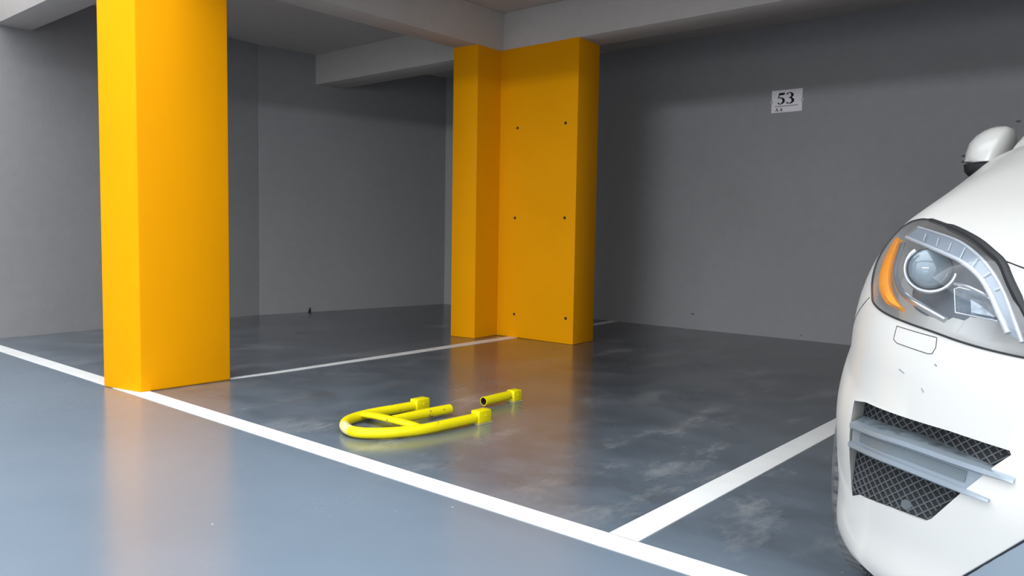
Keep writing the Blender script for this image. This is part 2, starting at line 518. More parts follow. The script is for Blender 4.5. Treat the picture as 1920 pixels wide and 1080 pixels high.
def clear_lens():
    m, nt, b = new_mat('clear_lens')
    nt.nodes.remove(b)
    out = nt.nodes['Material Output']
    tr = nd(nt, 'ShaderNodeBsdfTransparent'); tr.inputs[0].default_value = (0.93, 0.95, 0.97, 1)
    gl = nd(nt, 'ShaderNodeBsdfGlossy'); gl.inputs['Roughness'].default_value = 0.04
    df = nd(nt, 'ShaderNodeBsdfDiffuse'); df.inputs[0].default_value = (0.6, 0.62, 0.66, 1)
    lw = nd(nt, 'ShaderNodeLayerWeight'); lw.inputs['Blend'].default_value = 0.5
    fr = nd(nt, 'ShaderNodeMapRange'); nt.links.new(lw.outputs['Facing'], fr.inputs['Value'])
    fr.inputs['From Min'].default_value = 0.35; fr.inputs['To Min'].default_value = 0.035; fr.inputs['To Max'].default_value = 0.45
    haze = ramp(nt, noise(nt, 18.0, 3), [(0.3, 0.02), (0.7, 0.05)])
    m1 = nd(nt, 'ShaderNodeMixShader'); nt.links.new(haze, m1.inputs[0]); nt.links.new(tr.outputs[0], m1.inputs[1]); nt.links.new(df.outputs[0], m1.inputs[2])
    m2 = nd(nt, 'ShaderNodeMixShader'); nt.links.new(fr.outputs[0], m2.inputs[0]); nt.links.new(m1.outputs[0], m2.inputs[1]); nt.links.new(gl.outputs[0], m2.inputs[2])
    nt.links.new(m2.outputs[0], out.inputs[0])
    return m


M['lens'] = clear_lens()
CAR_T = 0.1117
car = tag(empty('car', (0.2264, 1.6529, 0), math.pi - CAR_T), 'white car at right edge, only headlight, bumper and mirror in view', 'car')


def table(tab, n=12):
    return [(p.x, p.y) for p in catmull([(a, b, 0) for a, b in tab], n)]


def look(tab, x):
    if x <= tab[0][0]: return tab[0][1]
    for (a, b), (c, d) in zip(tab, tab[1:]):
        if x <= c: return b + (d - b) * (x - a) / (c - a)
    return tab[-1][1]


SHF = 0.1
HALF = [(0.0, 0.0), (0.1, 0.0), (0.3, 0.0099), (0.5, 0.0431), (0.65, 0.0916), (0.76, 0.1512), (0.85, 0.2269), (0.92, 0.3173), (0.97, 0.41), (1.005, 0.5094), (1.03, 0.6288),
        (1.05, 0.8038), (1.06, 1.0), (1.063, 1.5), (1.063, 2.4), (1.063, 3.6), (1.05, 4.2), (1.02, 4.75), (0.96, 5.02), (0.82, 5.17), (0.55, 5.25), (0.1, 5.28), (0, 5.28)]
HOOD = table([(0, .985), (.2, 1.0289), (.5, 1.1088), (.9, 1.2117), (1.3, 1.3284), (1.6, 1.4164), (2.0, 1.42), (3.5, 1.38), (5.3, 1.28)])
WALLP = table([(0, .05), (.06, .024), (.14, .018), (.3, .02), (.5, .012), (.7, .006), (.85, .014), (1, .034)])


def hood_z(u, v):
    return look(HOOD, v) - 0.0235 * (max(0.0, abs(u) - SHF) / 0.9) ** 3


def body_point(pu, pv, kind, t):
    sg_ = -1 if pu < 0 else 1
    q = Vector((sg_ * min(abs(pu), SHF), min(max(pv, 0.95), 4.3)))
    p = Vector((pu, pv))
    d = (p - q).normalized()
    front = max(0.0, min(1.0, (1.3 - pv)))
    Rz = 0.1871 + (0.3557 - 0.1871) * front
    sR = 0.2849 + (0.1718 - 0.2849) * front
    e = p - d * 0.034
    if kind == 'wall':
        c = p - d * look(WALLP, t)
        zb = 0.245
        return Vector((c.x, -c.y, zb + (hood_z(e.x, e.y) - Rz - zb) * t))
    c = e.lerp(q, min(t, 1.0))
    if t > 1: c.x = 0
    x = max(0.0, 1 - t / sR)
    return Vector((c.x, -c.y, hood_z(c.x, c.y) - Rz * (1 - math.sqrt(max(0.0, 1 - x * x)))))


def body_mesh():
    half = catmull([(a, b, 0) for a, b in HALF], 7)
    loop = [(p.x, p.y) for p in half] + [(-p.x, p.y) for p in half[-2:0:-1]]
    n = len(loop)
    rings = [('wall', i / 22) for i in range(23)] + [('cap', x) for x in (.004, .01, .018, .028, .04, .055, .07, .09, .11, .135, .16, .18, .2, .23, .26, .29, .33, .4, .5, .6, .7, .8, .9, 1.0, 1.01)]
    bm = bmesh.new()
    grid = [[bm.verts.new(body_point(u, v, k, t)) for u, v in loop] for k, t in rings]
    for a, b in zip(grid, grid[1:]):
        for i in range(n):
            j = (i + 1) % n
            bm.faces.new((a[i], a[j], b[j], b[i]))
    bm.faces.new(grid[0][::-1])
    bmesh.ops.remove_doubles(bm, verts=bm.verts, dist=1e-4)
    bmesh.ops.dissolve_degenerate(bm, edges=bm.edges, dist=1e-5)
    bmesh.ops.recalc_face_normals(bm, faces=bm.faces)
    return bm


bmb = body_mesh()
BV = BVHTree.FromBMesh(bmb)
body_me = bpy.data.meshes.new('body_shell')
bmb.to_mesh(body_me)
bmb.free()
body0 = body_me.copy()
DL = Vector((0.35, 0.8, 0.45)).normalized()      # mean outward direction of the headlight


def front_v(u, z):
    h = BV.ray_cast(Vector((u, 1.0, z)), Vector((0, -1, 0)))[0]
    return None if h is None else -h.y


def on_front(u, z, out=0.0):
    """point on the nose at lateral u and height z, pushed forward by out"""
    return Vector((u, -(front_v(u, z) or 0.3) + out, z))


def snap(u, v, z, d=None):
    d = DL if d is None else d
    p = Vector((u, -v, z))
    h = BV.ray_cast(p + d * 0.6, -d)[0]
    return h if h is not None else p


def vent_depth(u, z):
    return 0.005 + 0.066 * max(0, min(1, (u - .44) / .22)) * max(0, min(1, (z - .445) / .13))


def cutter(pts, d, a, b, mi=1):
    """closed prism: a loop of 3-D points pushed out by a and in by b along d"""
    n = len(pts)
    bm = bmesh.new()
    f = [bm.verts.new(p + d * a) for p in pts]
    k = [bm.verts.new(p - d * (b[i] if isinstance(b, list) else b)) for i, p in enumerate(pts)]
    bm.faces.new(f)
    bm.faces.new(k[::-1])
    for i in range(n): bm.faces.new((f[i], k[i], k[(i + 1) % n], f[(i + 1) % n]))
    bmesh.ops.triangulate(bm, faces=bm.faces[:])
    bmesh.ops.recalc_face_normals(bm, faces=bm.faces)
    for x in bm.faces: x.material_index = mi
    me = bpy.data.meshes.new('cutter')
    bm.to_mesh(me); bm.free()
    return me


def flip(me):
    """mirror a mesh to the other side of the car"""
    m2 = me.copy()
    bm = bmesh.new(); bm.from_mesh(m2)
    for v in bm.verts: v.co.x = -v.co.x
    bmesh.ops.reverse_faces(bm, faces=bm.faces)
    bm.to_mesh(m2); bm.free()
    return m2


_slot = [bpy.data.materials.new('slot_a'), bpy.data.materials.new('slot_b')]


def boolean(a, b, op):
    for m_ in (a, b):
        m_.materials.clear()
        for s_ in _slot: m_.materials.append(s_)
    oa, ob = bpy.data.objects.new('tmp_a', a), bpy.data.objects.new('tmp_b', b)
    COL.objects.link(oa); COL.objects.link(ob)
    md = oa.modifiers.new('b', 'BOOLEAN')
    md.operation, md.solver, md.object = op, 'EXACT', ob
    md.material_mode = 'INDEX'
    dg = bpy.context.evaluated_depsgraph_get()
    dg.update()
    me = bpy.data.meshes.new_from_object(oa.evaluated_get(dg))
    bpy.data.objects.remove(oa); bpy.data.objects.remove(ob)
    return me


def patch(me, push=0.0, thick=0.0, d=None):
    """keep only the outer skin of an intersected solid"""
    bm = bmesh.new(); bm.from_mesh(me)
    bmesh.ops.delete(bm, geom=[f for f in bm.faces if f.material_index == 1], context='FACES')
    bm.normal_update()
    for v in bm.verts: v.co += (v.normal if d is None else d) * push
    if thick:
        bmesh.ops.solidify(bm, geom=bm.faces[:], thickness=thick)
    for f in bm.faces: f.material_index = 0
    m2 = bpy.data.meshes.new('patch')
    bm.to_mesh(m2); bm.free()
    return m2


def car_part(name, me, mat, parent=None, angle=30, both=False):
    me.materials.clear()
    me.name = name
    smooth(me, angle)
    if both:
        m2 = flip(me)
        smooth(m2, angle)
        link_mesh(name, m2, mat, both)
    return link_mesh(name, me, mat, parent or car)


def mesh_from(vs, fs):
    bm = bmesh.new()
    v_ = [bm.verts.new(v) for v in vs]
    for f in fs: bm.faces.new([v_[i] for i in f])
    bmesh.ops.recalc_face_normals(bm, faces=bm.faces)
    me = bpy.data.meshes.new('part')
    bm.to_mesh(me); bm.free()
    return me


HLO = [(.8564, .3445, .9083), (.845, .3214, .8928), (.8136, .2805, .879), (.7686, .2364, .8682), (.7077, .1911, .8583), (.6476, .1567, .8491), (.5918, .1317, .8383), (.5358, .1115, .83),
       (.4847, .0971, .8248), (.4513, .0895, .8225), (.4256, .0844, .8212), (.4486, .1036, .8734), (.4776, .1281, .9194), (.5086, .1603, .964), (.5341, .1954, 1.0003), (.5638, .2276, 1.0213),
       (.6115, .2884, 1.0467), (.6821, .3821, 1.0709), (.7403, .4498, 1.0871), (.7914, .5065, 1.0989), (.825, .535, 1.0995), (.858, .555, 1.094), (.893, .545, 1.076), (.905, .50, 1.034),
       (.897, .445, .985), (.88, .395, .945)]
VENT = [(.8583, .6477), (.8153, .6563), (.6418, .6533), (.5888, .652), (.4699, .6421), (.4659, .6352), (.49, .6104), (.5172, .5767), (.5479, .5402), (.6083, .4634), (.6215, .4535), (.7125, .4488),
        (.8067, .4372), (.8379, .4191), (.848, .5102), (.8547, .5868)]
hl_pts = [snap(*p) for p in catmull([Vector(p) for p in HLO], 3, True)]
vent_pts = [on_front(u, z) for u, z in VENT]
FW = Vector((0, 1, 0))


def slab(me, d, out, depth, mi=1):
    """closed solid: a skin patch pushed out along d, closed against itself pushed in by depth"""
    bm = bmesh.new(); bm.from_mesh(me)
    bmesh.ops.remove_doubles(bm, verts=bm.verts, dist=1e-6)
    n = len(bm.verts)
    bm.verts.ensure_lookup_table(); bm.verts.index_update()
    base = [v.co.copy() for v in bm.verts]
    faces = [[v.index for v in f.verts] for f in bm.faces]
    rim = [(e.verts[0].index, e.verts[1].index) for e in bm.edges if len(e.link_faces) == 1]
    bm.free()
    vs = [p + d * out for p in base] + [p - d * depth(p) for p in base]
    fs = [tuple(f) for f in faces] + [tuple(i + n for i in f[::-1]) for f in faces] + [(i, j, j + n, i + n) for i, j in rim]
    m2 = mesh_from(vs, fs)
    for p in m2.polygons: p.material_index = mi
    return m2


skin_hl = patch(boolean(body_me.copy(), cutter(hl_pts, DL, 0.25, 0.13), 'INTERSECT'))
skin_vent = patch(boolean(body_me.copy(), cutter(vent_pts, FW, 0.15, 0.2), 'INTERSECT'))
cut_hl = slab(skin_hl, DL, 0.03, lambda p: 0.145)
cut_vent = slab(skin_vent, FW, 0.03, lambda p: vent_depth(p.x, p.z) + .005, 0)
for c_ in (cut_hl, flip(cut_hl), cut_vent, flip(cut_vent)):
    body_me = boolean(body_me, c_, 'DIFFERENCE')
# wheel arches
R_ARCH, AX_F, AX_R, AX_Z = 0.450, 0.875, 4.10, 0.405
for v_ in (AX_F, AX_R):
    for s_ in (-1, 1):
        ring = [Vector((s_ * 1.2, -v_ + R_ARCH * math.cos(a * math.pi / 24), AX_Z + R_ARCH * math.sin(a * math.pi / 24))) for a in range(48)]
        body_me = boolean(body_me, cutter(ring, Vector((s_, 0, 0)), 0.1, 0.55), 'DIFFERENCE')
# front bumper and bonnet as panels of their own
bp = [(-.3, .1), (-.3, .72), (.05, .908), (.2, 1.007), (.225, 1.024), (.36, .895), (.62, .70), (.62, .1)]
bump_cut = cutter([Vector((1.3, -a, b)) for a, b in bp], Vector((1, 0, 0)), 0, 2.6)
bumper_me = boolean(body_me.copy(), bump_cut.copy(), 'INTERSECT')


def largest(me):
    bm = bmesh.new(); bm.from_mesh(me)
    bm.verts.ensure_lookup_table()
    left, isl = set(bm.verts), []
    while left:
        st_, grp = [left.pop()], []
        while st_:
            x = st_.pop(); grp.append(x)
            for e in x.link_edges:
                y = e.other_vert(x)
                if y in left: left.discard(y); st_.append(y)
        isl.append(grp)
    isl.sort(key=len)
    bmesh.ops.delete(bm, geom=[x for g_ in isl[:-1] for x in g_], context='VERTS')
    bm.to_mesh(me); bm.free()


largest(bumper_me)
body_me = boolean(body_me, bump_cut, 'DIFFERENCE')
hp = [(-.62, .0), (-.62, .33), (-.84, .62), (-.90, 1.3), (-.80, 1.46), (0, 1.42), (.80, 1.46), (.90, 1.3), (.84, .62), (.62, .33), (.62, .0)]
hood_cut = cutter([Vector((a, -b, 1.8)) for a, b in hp], Vector((0, 0, 1)), 0, 0.9)
hood_me = boolean(body_me.copy(), hood_cut.copy(), 'INTERSECT')
body_me = boolean(body_me, hood_cut, 'DIFFERENCE')
PM = [M['car'], M['trim']]
car_part('body_shell', body_me, PM)
bumper = car_part('front_bumper', bumper_me, PM)
car_part('hood', hood_me, PM)


def tube_on(name, pts, r, mat, parent=None, closed=False, n=6, sc=None):
    v, f = sweep_data(pts, circ(r, n), closed=closed, up=(0.31, 0.12, 0.94), scale=sc)
    return mk(name, v, f, mat, parent or car, sm=60)


# ---- headlights
tray_me = patch(skin_hl.copy(), -0.118, d=DL)
lens_me = patch(skin_hl, 0.003)
hl_l_me = flip(tray_me)
hl = car_part('headlight', tray_me, M['tray'])
hl['label'] = 'clear headlight with amber side reflector and round projector'
smooth(hl_l_me, 30)
hl2 = link_mesh('headlight', hl_l_me, M['tray'], car)


def hpart(name, me, mat, angle=40):
    return car_part(name, me, mat, hl, angle, both=hl2)


def hsweep(name, pts, prof, mat, closed=False, n=5, sc=None):
    p = [Vector((u, -v, z)) for u, v, z in pts]
    p = catmull(p, n, closed)
    s_ = None
    if sc: s_ = [sc[0] + (sc[1] - sc[0]) * i / (len(p) - 1) for i in range(len(p))]
    return hpart(name, mesh_from(*sweep_data(p, prof, closed, up=DL, scale=s_)), mat)


hpart('lens', lens_me, M['lens'])
v, f = sweep_data([p + DL * 0.001 for p in hl_pts], circ(0.0055, 8), closed=True, up=DL, scale=[(1.7 if 37 <= i <= 52 else (1.1 if 33 <= i <= 56 else 0.45)) for i in range(len(hl_pts))])
hpart('gasket', mesh_from(v, f), M['trim'])
# upper eyebrow: light guide between two bright edges, divided into segments
gA = [(.8203, .449, 1.0527), (.73, .338, 1.0319), (.6781, .289, 1.0173), (.625, .2455, .9993), (.5808, .2071, .9731), (.5505, .177, .9421), (.5278, .154, .9085), (.5001, .1303, .8638)]
gB = [(.805, .4818, 1.0792), (.6883, .3497, 1.0542), (.6367, .2952, 1.0366), (.5871, .24, 1.0089), (.5479, .1969, .9751), (.5177, .1647, .9361), (.4951, .1404, .8958), (.4714, .1182, .8498)]
cA = catmull([Vector((u, -v, z)) for u, v, z in gA], 5)
cB = catmull([Vector((u, -v, z)) for u, v, z in gB], 5)
n_ = len(cA)
vs = [p for p in cA] + [p for p in cB] + [p - DL * 0.012 for p in cA] + [p - DL * 0.012 for p in cB]
fs = []
for i in range(n_ - 1):
    fs += [(i, i + 1, n_ + i + 1, n_ + i), (2 * n_ + i, 3 * n_ + i, 3 * n_ + i + 1, 2 * n_ + i + 1), (i, 2 * n_ + i, 2 * n_ + i + 1, i + 1), (n_ + i, n_ + i + 1, 3 * n_ + i + 1, 3 * n_ + i)]
fs += [(0, n_, 3 * n_, 2 * n_), (n_ - 1, 3 * n_ - 1, 4 * n_ - 1, 2 * n_ - 1)]
hpart('light_guide', mesh_from(vs, fs), M['guide'])
hsweep('guide_edge', gA, circ(0.0058, 10), M['guide_edge'], sc=(0.7, 1.15))
hsweep('guide_edge', gB, circ(0.0038, 8), M['guide_edge'], sc=(0.8, 1.3))
sA = [(.7487, .3662, 1.043), (.7042, .3208, 1.0313), (.6681, .2888, 1.0213), (.6324, .2544, 1.006), (.5992, .2249, .9879), (.5678, .2012, .9706), (.5394, .1754, .9451)]
sB = [(.7564, .4, 1.06), (.7113, .3534, 1.05), (.6704, .314, 1.0395), (.6309, .2811, 1.0296), (.5922, .2402, 1.0076), (.5559, .2034, .9801), (.5291, .1757, .9502)]
for a_, b_ in zip(sA, sB):
    p0, p1 = Vector((a_[0], -a_[1], a_[2])) + DL * .003, Vector((b_[0], -b_[1], b_[2])) + DL * .003
    hpart('segment_line', mesh_from(*sweep_data([p0, p1], circ(0.0014, 6), up=DL)), M['guide_edge'])
# round projector
pv_ = (Vector((-0.42, 1.0, 0.03))).normalized()
pc = Vector((.708, -.303, .980)) - pv_ * 0.03
e1 = pv_.cross(Vector((0, 0, 1))).normalized(); e2 = e1.cross(pv_)
RP = 0.0545
rp_ = [pc + (e1 * math.cos(math.radians(a)) + e2 * math.sin(math.radians(a))) * RP for a in range(52, -174, -6)]
hpart('projector_ring', mesh_from(*sweep_data(rp_, circ(0.0048, 10), up=pv_)), M['chrome'])
rp2 = [pc - pv_ * .012 + (e1 * math.cos(a * math.pi / 20) + e2 * math.sin(a * math.pi / 20)) * (RP - .005) for a in range(40)]
hpart('projector_shroud', mesh_from([p for p in rp2] + [p - pv_ * 0.03 for p in rp2] + [pc - pv_ * .05], [(i, (i + 1) % 40, 40 + (i + 1) % 40, 40 + i) for i in range(40)] + [(40 + i, 40 + (i + 1) % 40, 80) for i in range(40)]), M['trim'])
vs, fs = [], []
for j in range(9):
    ph = j / 8 * math.pi * 0.46
    for i in range(32):
        a = i * math.pi / 16
        vs.append(pc - pv_ * .02 + (e1 * math.cos(a) + e2 * math.sin(a)) * (0.049 * math.cos(ph)) + pv_ * (0.03 * math.sin(ph)))
for j in range(8):
    for i in range(32): fs.append((j * 32 + i, j * 32 + (i + 1) % 32, (j + 1) * 32 + (i + 1) % 32, (j + 1) * 32 + i))
fs.append(tuple(8 * 32 + i for i in range(32)))
hpart('projector_lens', mesh_from(vs, fs), M['bulb'], 80)
# amber side reflector
ai = [(.8492, .4775, 1.0497), (.8317, .3781, .9852), (.8075, .3154, .9351), (.7729, .2683, .9046), (.7481, .2427, .8902)]
ao = [(.8804, .5308, 1.0509), (.8732, .4394, .9894), (.8476, .3589, .9311), (.8034, .2907, .8948), (.753, .2437, .8848)]
ia, oa_ = catmull([Vector((u, -v, z)) for u, v, z in ai], 6), catmull([Vector((u, -v, z)) for u, v, z in ao], 6)
n_ = len(ia)
vs = ia + [(a + b) / 2 + DL * .006 for a, b in zip(ia, oa_)] + oa_ + [p - DL * .015 for p in ia] + [p - DL * .015 for p in oa_]
fs = []
for i in range(n_ - 1):
    fs += [(i, i + 1, n_ + i + 1, n_ + i), (n_ + i, n_ + i + 1, 2 * n_ + i + 1, 2 * n_ + i), (3 * n_ + i, 4 * n_ + i, 4 * n_ + i + 1, 3 * n_ + i + 1), (i, 3 * n_ + i, 3 * n_ + i + 1, i + 1), (2 * n_ + i, 2 * n_ + i + 1, 4 * n_ + i + 1, 4 * n_ + i)]
fs += [(0, n_, 2 * n_, 4 * n_, 3 * n_), (n_ - 1, 4 * n_ - 1, 5 * n_ - 1, 3 * n_ - 1, 2 * n_ - 1)]
am = hpart('amber_reflector', mesh_from(vs, fs), M['amber'])
am['label'] = 'amber side reflector strip'
hsweep('chrome_trim', [(.8303, .4498, 1.0362), (.8152, .3728, .9793), (.7966, .3312, .9483), (.7631, .2852, .9198), (.713, .2414, .9005), (.6367, .1912, .874)], circ(0.0075, 10, 0.005), M['chrome'])
# small cornering reflector
rf = [Vector((u, -v, z)) for u, v, z in ((.6346, .2344, .9401), (.6234, .2323, .9444), (.5686, .2069, .9363), (.5492, .1939, .9213), (.5292, .1714, .8831), (.6207, .2054, .8909))]
rc = sum(rf, Vector()) / 6 - DL * .03
vs = rf + [p.lerp(rc, .45) - DL * .012 for p in rf] + [rc]
fs = [(i, (i + 1) % 6, 6 + (i + 1) % 6, 6 + i) for i in range(6)] + [(6 + i, 6 + (i + 1) % 6, 12) for i in range(6)]
hpart('cornering_reflector', mesh_from(vs, fs), M['reflector'], 5)
hpart('reflector_rim', mesh_from(*sweep_data(rf, circ(0.002, 6), True, up=DL)), M['chrome'])
hsweep('trim_bar', [(.6357, .2362, .9518), (.6041, .2207, .9472), (.5586, .1971, .9317)], circ(0.0035, 8), M['chrome'])

# ---- side intakes with mesh, fins and daytime lamp
VD = 0.066


def inside(u, z, poly):
    c = False
    for i in range(len(poly)):
        (x1, y1), (x2, y2) = poly[i], poly[i - 1]
        if (y1 > z) != (y2 > z) and u < (x2 - x1) * (z - y1) / (y2 - y1) + x1: c = not c
    return c


gr_me = slab(skin_vent, FW, -.001, lambda p: 0.0, 0)
for v_ in gr_me.vertices: v_.co -= FW * vent_depth(v_.co.x, v_.co.z)
g2_me = flip(gr_me)
gr = car_part('intake_grille', gr_me, M['trim'])
smooth(g2_me)
gr2 = link_mesh('intake_grille', g2_me, M['trim'], car)
vs, fs = [], []
for dx, dz in ((0.78, 0.62), (0.78, -0.62)):
    nx_, nz_ = -dz, dx
    for k in range(-40, 41):
        run = []
        for t in range(-60, 61):
            u = 0.655 + nx_ * k * 0.0145 + dx * t * 0.008
            z = 0.54 + nz_ * k * 0.0145 + dz * t * 0.008
            ok = inside(u, z, VENT)
            if ok: run.append(on_front(u, z, -vent_depth(u, z)))
            if (not ok or t == 60) and len(run) > 1:
                a, b = sweep_data(run, [(-.0022, -.004), (.0022, -.004), (.0012, .003), (-.0012, .003)], up=FW)
                o_ = len(vs)
                vs += a
                fs += [tuple(i + o_ for i in q) for q in b]
            if not ok: run = []
lat = car_part('mesh_lattice', mesh_from(vs, fs), M['mesh'], gr, both=gr2)
ps = on_front(.672, .468, -vent_depth(.672, .468))
car_part('parking_sensor', mesh_from(*sweep_data([ps - FW * .01, ps + FW * .006], circ(0.0115, 16), up=(0, 0, 1))), M['mesh'], gr, both=gr2)

F1 = [(.848, .2390, .5937), (.76, .168, .599), (.6777, .1225, .6019), (.557, .076, .5969), (.4845, .0564, .5929), (.4525, .049, .5896)]
F2 = [(.846, .2300, .5494), (.76, .160, .5535), (.6838, .1153, .5544), (.5616, .0674, .5478), (.4925, .0486, .5426)]


def fin(name, pts, up_, mat, back, th=0.0075, tip=0.35):
    c = catmull([Vector((u, -v, z)) for u, v, z in pts], 6)
    n = len(c)
    vs, fs = [], []
    for i, p in enumerate(c):
        t = i / (n - 1)
        k = 1.0 if t < .72 else 1 - (t - .72) / .28 * (1 - tip)
        b_ = back * (1 if t < .6 else max(.25, 1 - (t - .6) / .4 * .9))
        vs += [p + FW * .012 + Vector((0, 0, th * k)), p + FW * .014 - Vector((0, 0, th * k * .3)), p + FW * .006 - Vector((0, 0, th * k)), p - FW * b_ - Vector((0, 0, th * .3)) + Vector((0, 0, up_)), p - FW * b_ + Vector((0, 0, th * .6 + up_))]
    for i in range(n - 1):
        for k in range(5):
            a, b = i * 5 + k, i * 5 + (k + 1) % 5
            fs.append((a, b, b + 5, a + 5))
    fs += [tuple(range(5))[::-1], tuple((n - 1) * 5 + k for k in range(5))]
    return mesh_from(vs, fs)


bl_me = fin('fin', F1, 0.004, M['silver'], 0.022)
bl2 = flip(bl_me)
fog = car_part('daytime_lamp_fin', bl_me, M['silver'])
smooth(bl2); fog2 = link_mesh('daytime_lamp_fin', bl2, M['silver'], car)
fog['label'] = 'silver twin fin across the bumper intake'
c1 = catmull([Vector((u, -v, z)) for u, v, z in F1[:-1]], 6)
w_me = mesh_from([p - FW * .020 + Vector((0, 0, .0085)) for p in c1] + [p - FW * .068 + Vector((0, 0, .013)) for p in c1] + [p - FW * .020 - Vector((0, 0, .001)) for p in c1] + [p - FW * .068 + Vector((0, 0, .004)) for p in c1],
                 [q for i in range(len(c1) - 1) for n_ in [len(c1)] for q in ((i, i + 1, n_ + i + 1, n_ + i), (2 * n_ + i, 3 * n_ + i, 3 * n_ + i + 1, 2 * n_ + i + 1), (i, 2 * n_ + i, 2 * n_ + i + 1, i + 1), (n_ + i, n_ + i + 1, 3 * n_ + i + 1, 3 * n_ + i))])
car_part('fin_shelf', w_me, M['silver_dull'], fog, both=fog2)
car_part('lower_fin', fin('fin', F2, -0.002, M['silver'], 0.055), M['silver'], fog, both=fog2)
# plate and lamp window between the fins
ua, ub = catmull([Vector((u, -v, z)) for u, v, z in F1[:5]], 6), catmull([Vector((u, -v, z)) for u, v, z in F2], 6)
n_ = min(len(ua), len(ub))
ub = [ub[min(len(ub) - 1, round(i * (len(ub) - 1) / (n_ - 1)))] for i in range(n_)]
ua = [ua[min(len(ua) - 1, round(i * (len(ua) - 1) / (n_ - 1)))] for i in range(n_)]
vs = [p - FW * .008 for p in ua] + [p - FW * .008 for p in ub] + [p - FW * .02 for p in ua] + [p - FW * .02 for p in ub]
fs = [q for i in range(n_ - 1) for q in ((i, i + 1, n_ + i + 1, n_ + i), (2 * n_ + i, 3 * n_ + i, 3 * n_ + i + 1, 2 * n_ + i + 1))]
fs += [(n_ - 1, 2 * n_ - 1, 4 * n_ - 1, 3 * n_ - 1), (0, 2 * n_, 3 * n_, n_)]
car_part('fin_plate', mesh_from(vs, fs), M['silver'], fog, both=fog2)
m_ = int(n_ * .80)
vs = [ua[i].lerp(ub[i], .27) - FW * .0055 for i in range(2, m_)] + [ua[i].lerp(ub[i], .72) - FW * .0055 for i in range(2, m_)]
k_ = m_ - 2
vs += [p - FW * .005 for p in vs]
fs = [q for i in range(k_ - 1) for q in ((i, i + 1, k_ + i + 1, k_ + i), (i, 2 * k_ + i, 2 * k_ + i + 1, i + 1), (k_ + i, k_ + i + 1, 3 * k_ + i + 1, 3 * k_ + i))] + [(0, k_, 3 * k_, 2 * k_), (k_ - 1, 3 * k_ - 1, 4 * k_ - 1, 2 * k_ - 1)]
car_part('lamp_window', mesh_from(vs, fs), M['lens_grey'], fog, both=fog2)

# ---- bumper details: washer cap, panel gaps, skid plate, scuffs
wash = [(.7441, .849), (.6371, .8386), (.6363, .8173), (.6429, .8038), (.6528, .8022), (.7363, .8117), (.7472, .8183)]
wp_ = [on_front(wash[i][0] + (wash[(i + 1) % 7][0] - wash[i][0]) * k / 6, wash[i][1] + (wash[(i + 1) % 7][1] - wash[i][1]) * k / 6, .0004) for i in range(7) for k in range(6)]
tube_on('washer_cap_seam', wp_ + [wp_[0]], 0.0008, M['trim'], bumper)
tube_on('panel_gap', [snap(*p) for p in catmull([Vector(p) for p in ((.5334, .2024, 1.0069), (.4912, .1783, .9937), (.4294, .1498, .9742), (.3, .12, .945), (0, .10, .935), (-.3, .12, .945), (-.4294, .1498, .9742), (-.5334, .2024, 1.0069))], 6)], 0.0018, M['trim'], bumper)
sd = Vector((0.9, 0.4, 0.1)).normalized()
tube_on('panel_gap', [snap(*p, d=sd) for p in catmull([Vector(p) for p in ((.87, .35, .90), (.94, .42, .84), (.99, .52, .77), (1.02, .62, .70))], 5)], 0.0013, M['trim'], bumper)
sk = [(.62, .255), (.5852, .2961), (.5361, .3685), (.4288, .4839), (.3786, .5358), (-.3786, .5358), (-.4288, .4839), (-.5361, .3685), (-.5852, .2961), (-.62, .255)]
sk_pts = [on_front(u, z) for u, z in sk]
skid = boolean(body0.copy(), cutter(sk_pts, FW, .2, .1), 'INTERSECT')
car_part('skid_plate', patch(skid, 0.004, 0.006), M['silver'], bumper)
tube_on('skid_gap', [on_front(a, b, .0035) for a, b in sk[:5]], 0.0022, M['trim'], bumper)
for u, z, l_, r_ in ((.634, .783, .006, .5), (.658, .727, .009, .9), (.72, .756, .016, .4)):
    p0, p1 = on_front(u, z, .0003), on_front(u - l_ * math.cos(r_), z - l_ * math.sin(r_), .0003)
    tube_on('scuff_mark', [p0, p0.lerp(p1, .5), p1], 0.0012, M['silver_dull'], bumper, n=5)
# centre grille between the headlights
cg = [(.40, .80), (.36, .58), (-.36, .58), (-.40, .80), (-.33, .90), (.33, .90)]
gp = boolean(body0.copy(), cutter([on_front(u, z) for u, z in cg], FW, .2, .1), 'INTERSECT')
cgo = car_part('centre_grille', patch(gp, 0.004, 0.006), M['mesh'])
for z in (.67, .78):
    tube_on('grille_bar', [on_front(-.37 + .74 * i / 14, z, .012) for i in range(15)], .014, M['silver'], cgo, n=10)

# ---- door mirrors
mo = [(1.1454, 1.3628), (1.1405, 1.40), (1.128, 1.443), (1.105, 1.470), (1.0799, 1.4868), (1.055, 1.496), (1.0333, 1.4998), (1.004, 1.4985), (.9904, 1.492), (.984, 1.47), (.9822, 1.4437), (.988, 1.40), (.995, 1.353), (1.07, 1.353), (1.12, 1.353)]


def pillow(outl, cv, rings, c):
    n = len(outl)
    vs, fs = [], []
    for v_, s_ in rings:
        vs += [Vector((c[0] + (u - c[0]) * s_, -(cv + v_), c[1] + (z - c[1]) * s_)) for u, z in outl]
    for j in range(len(rings) - 1):
        for i in range(n):
            fs.append((j * n + i, j * n + (i + 1) % n, (j + 1) * n + (i + 1) % n, (j + 1) * n + i))
    fs += [tuple(range(n))[::-1], tuple((len(rings) - 1) * n + i for i in range(n))]
    return mesh_from(vs, fs)


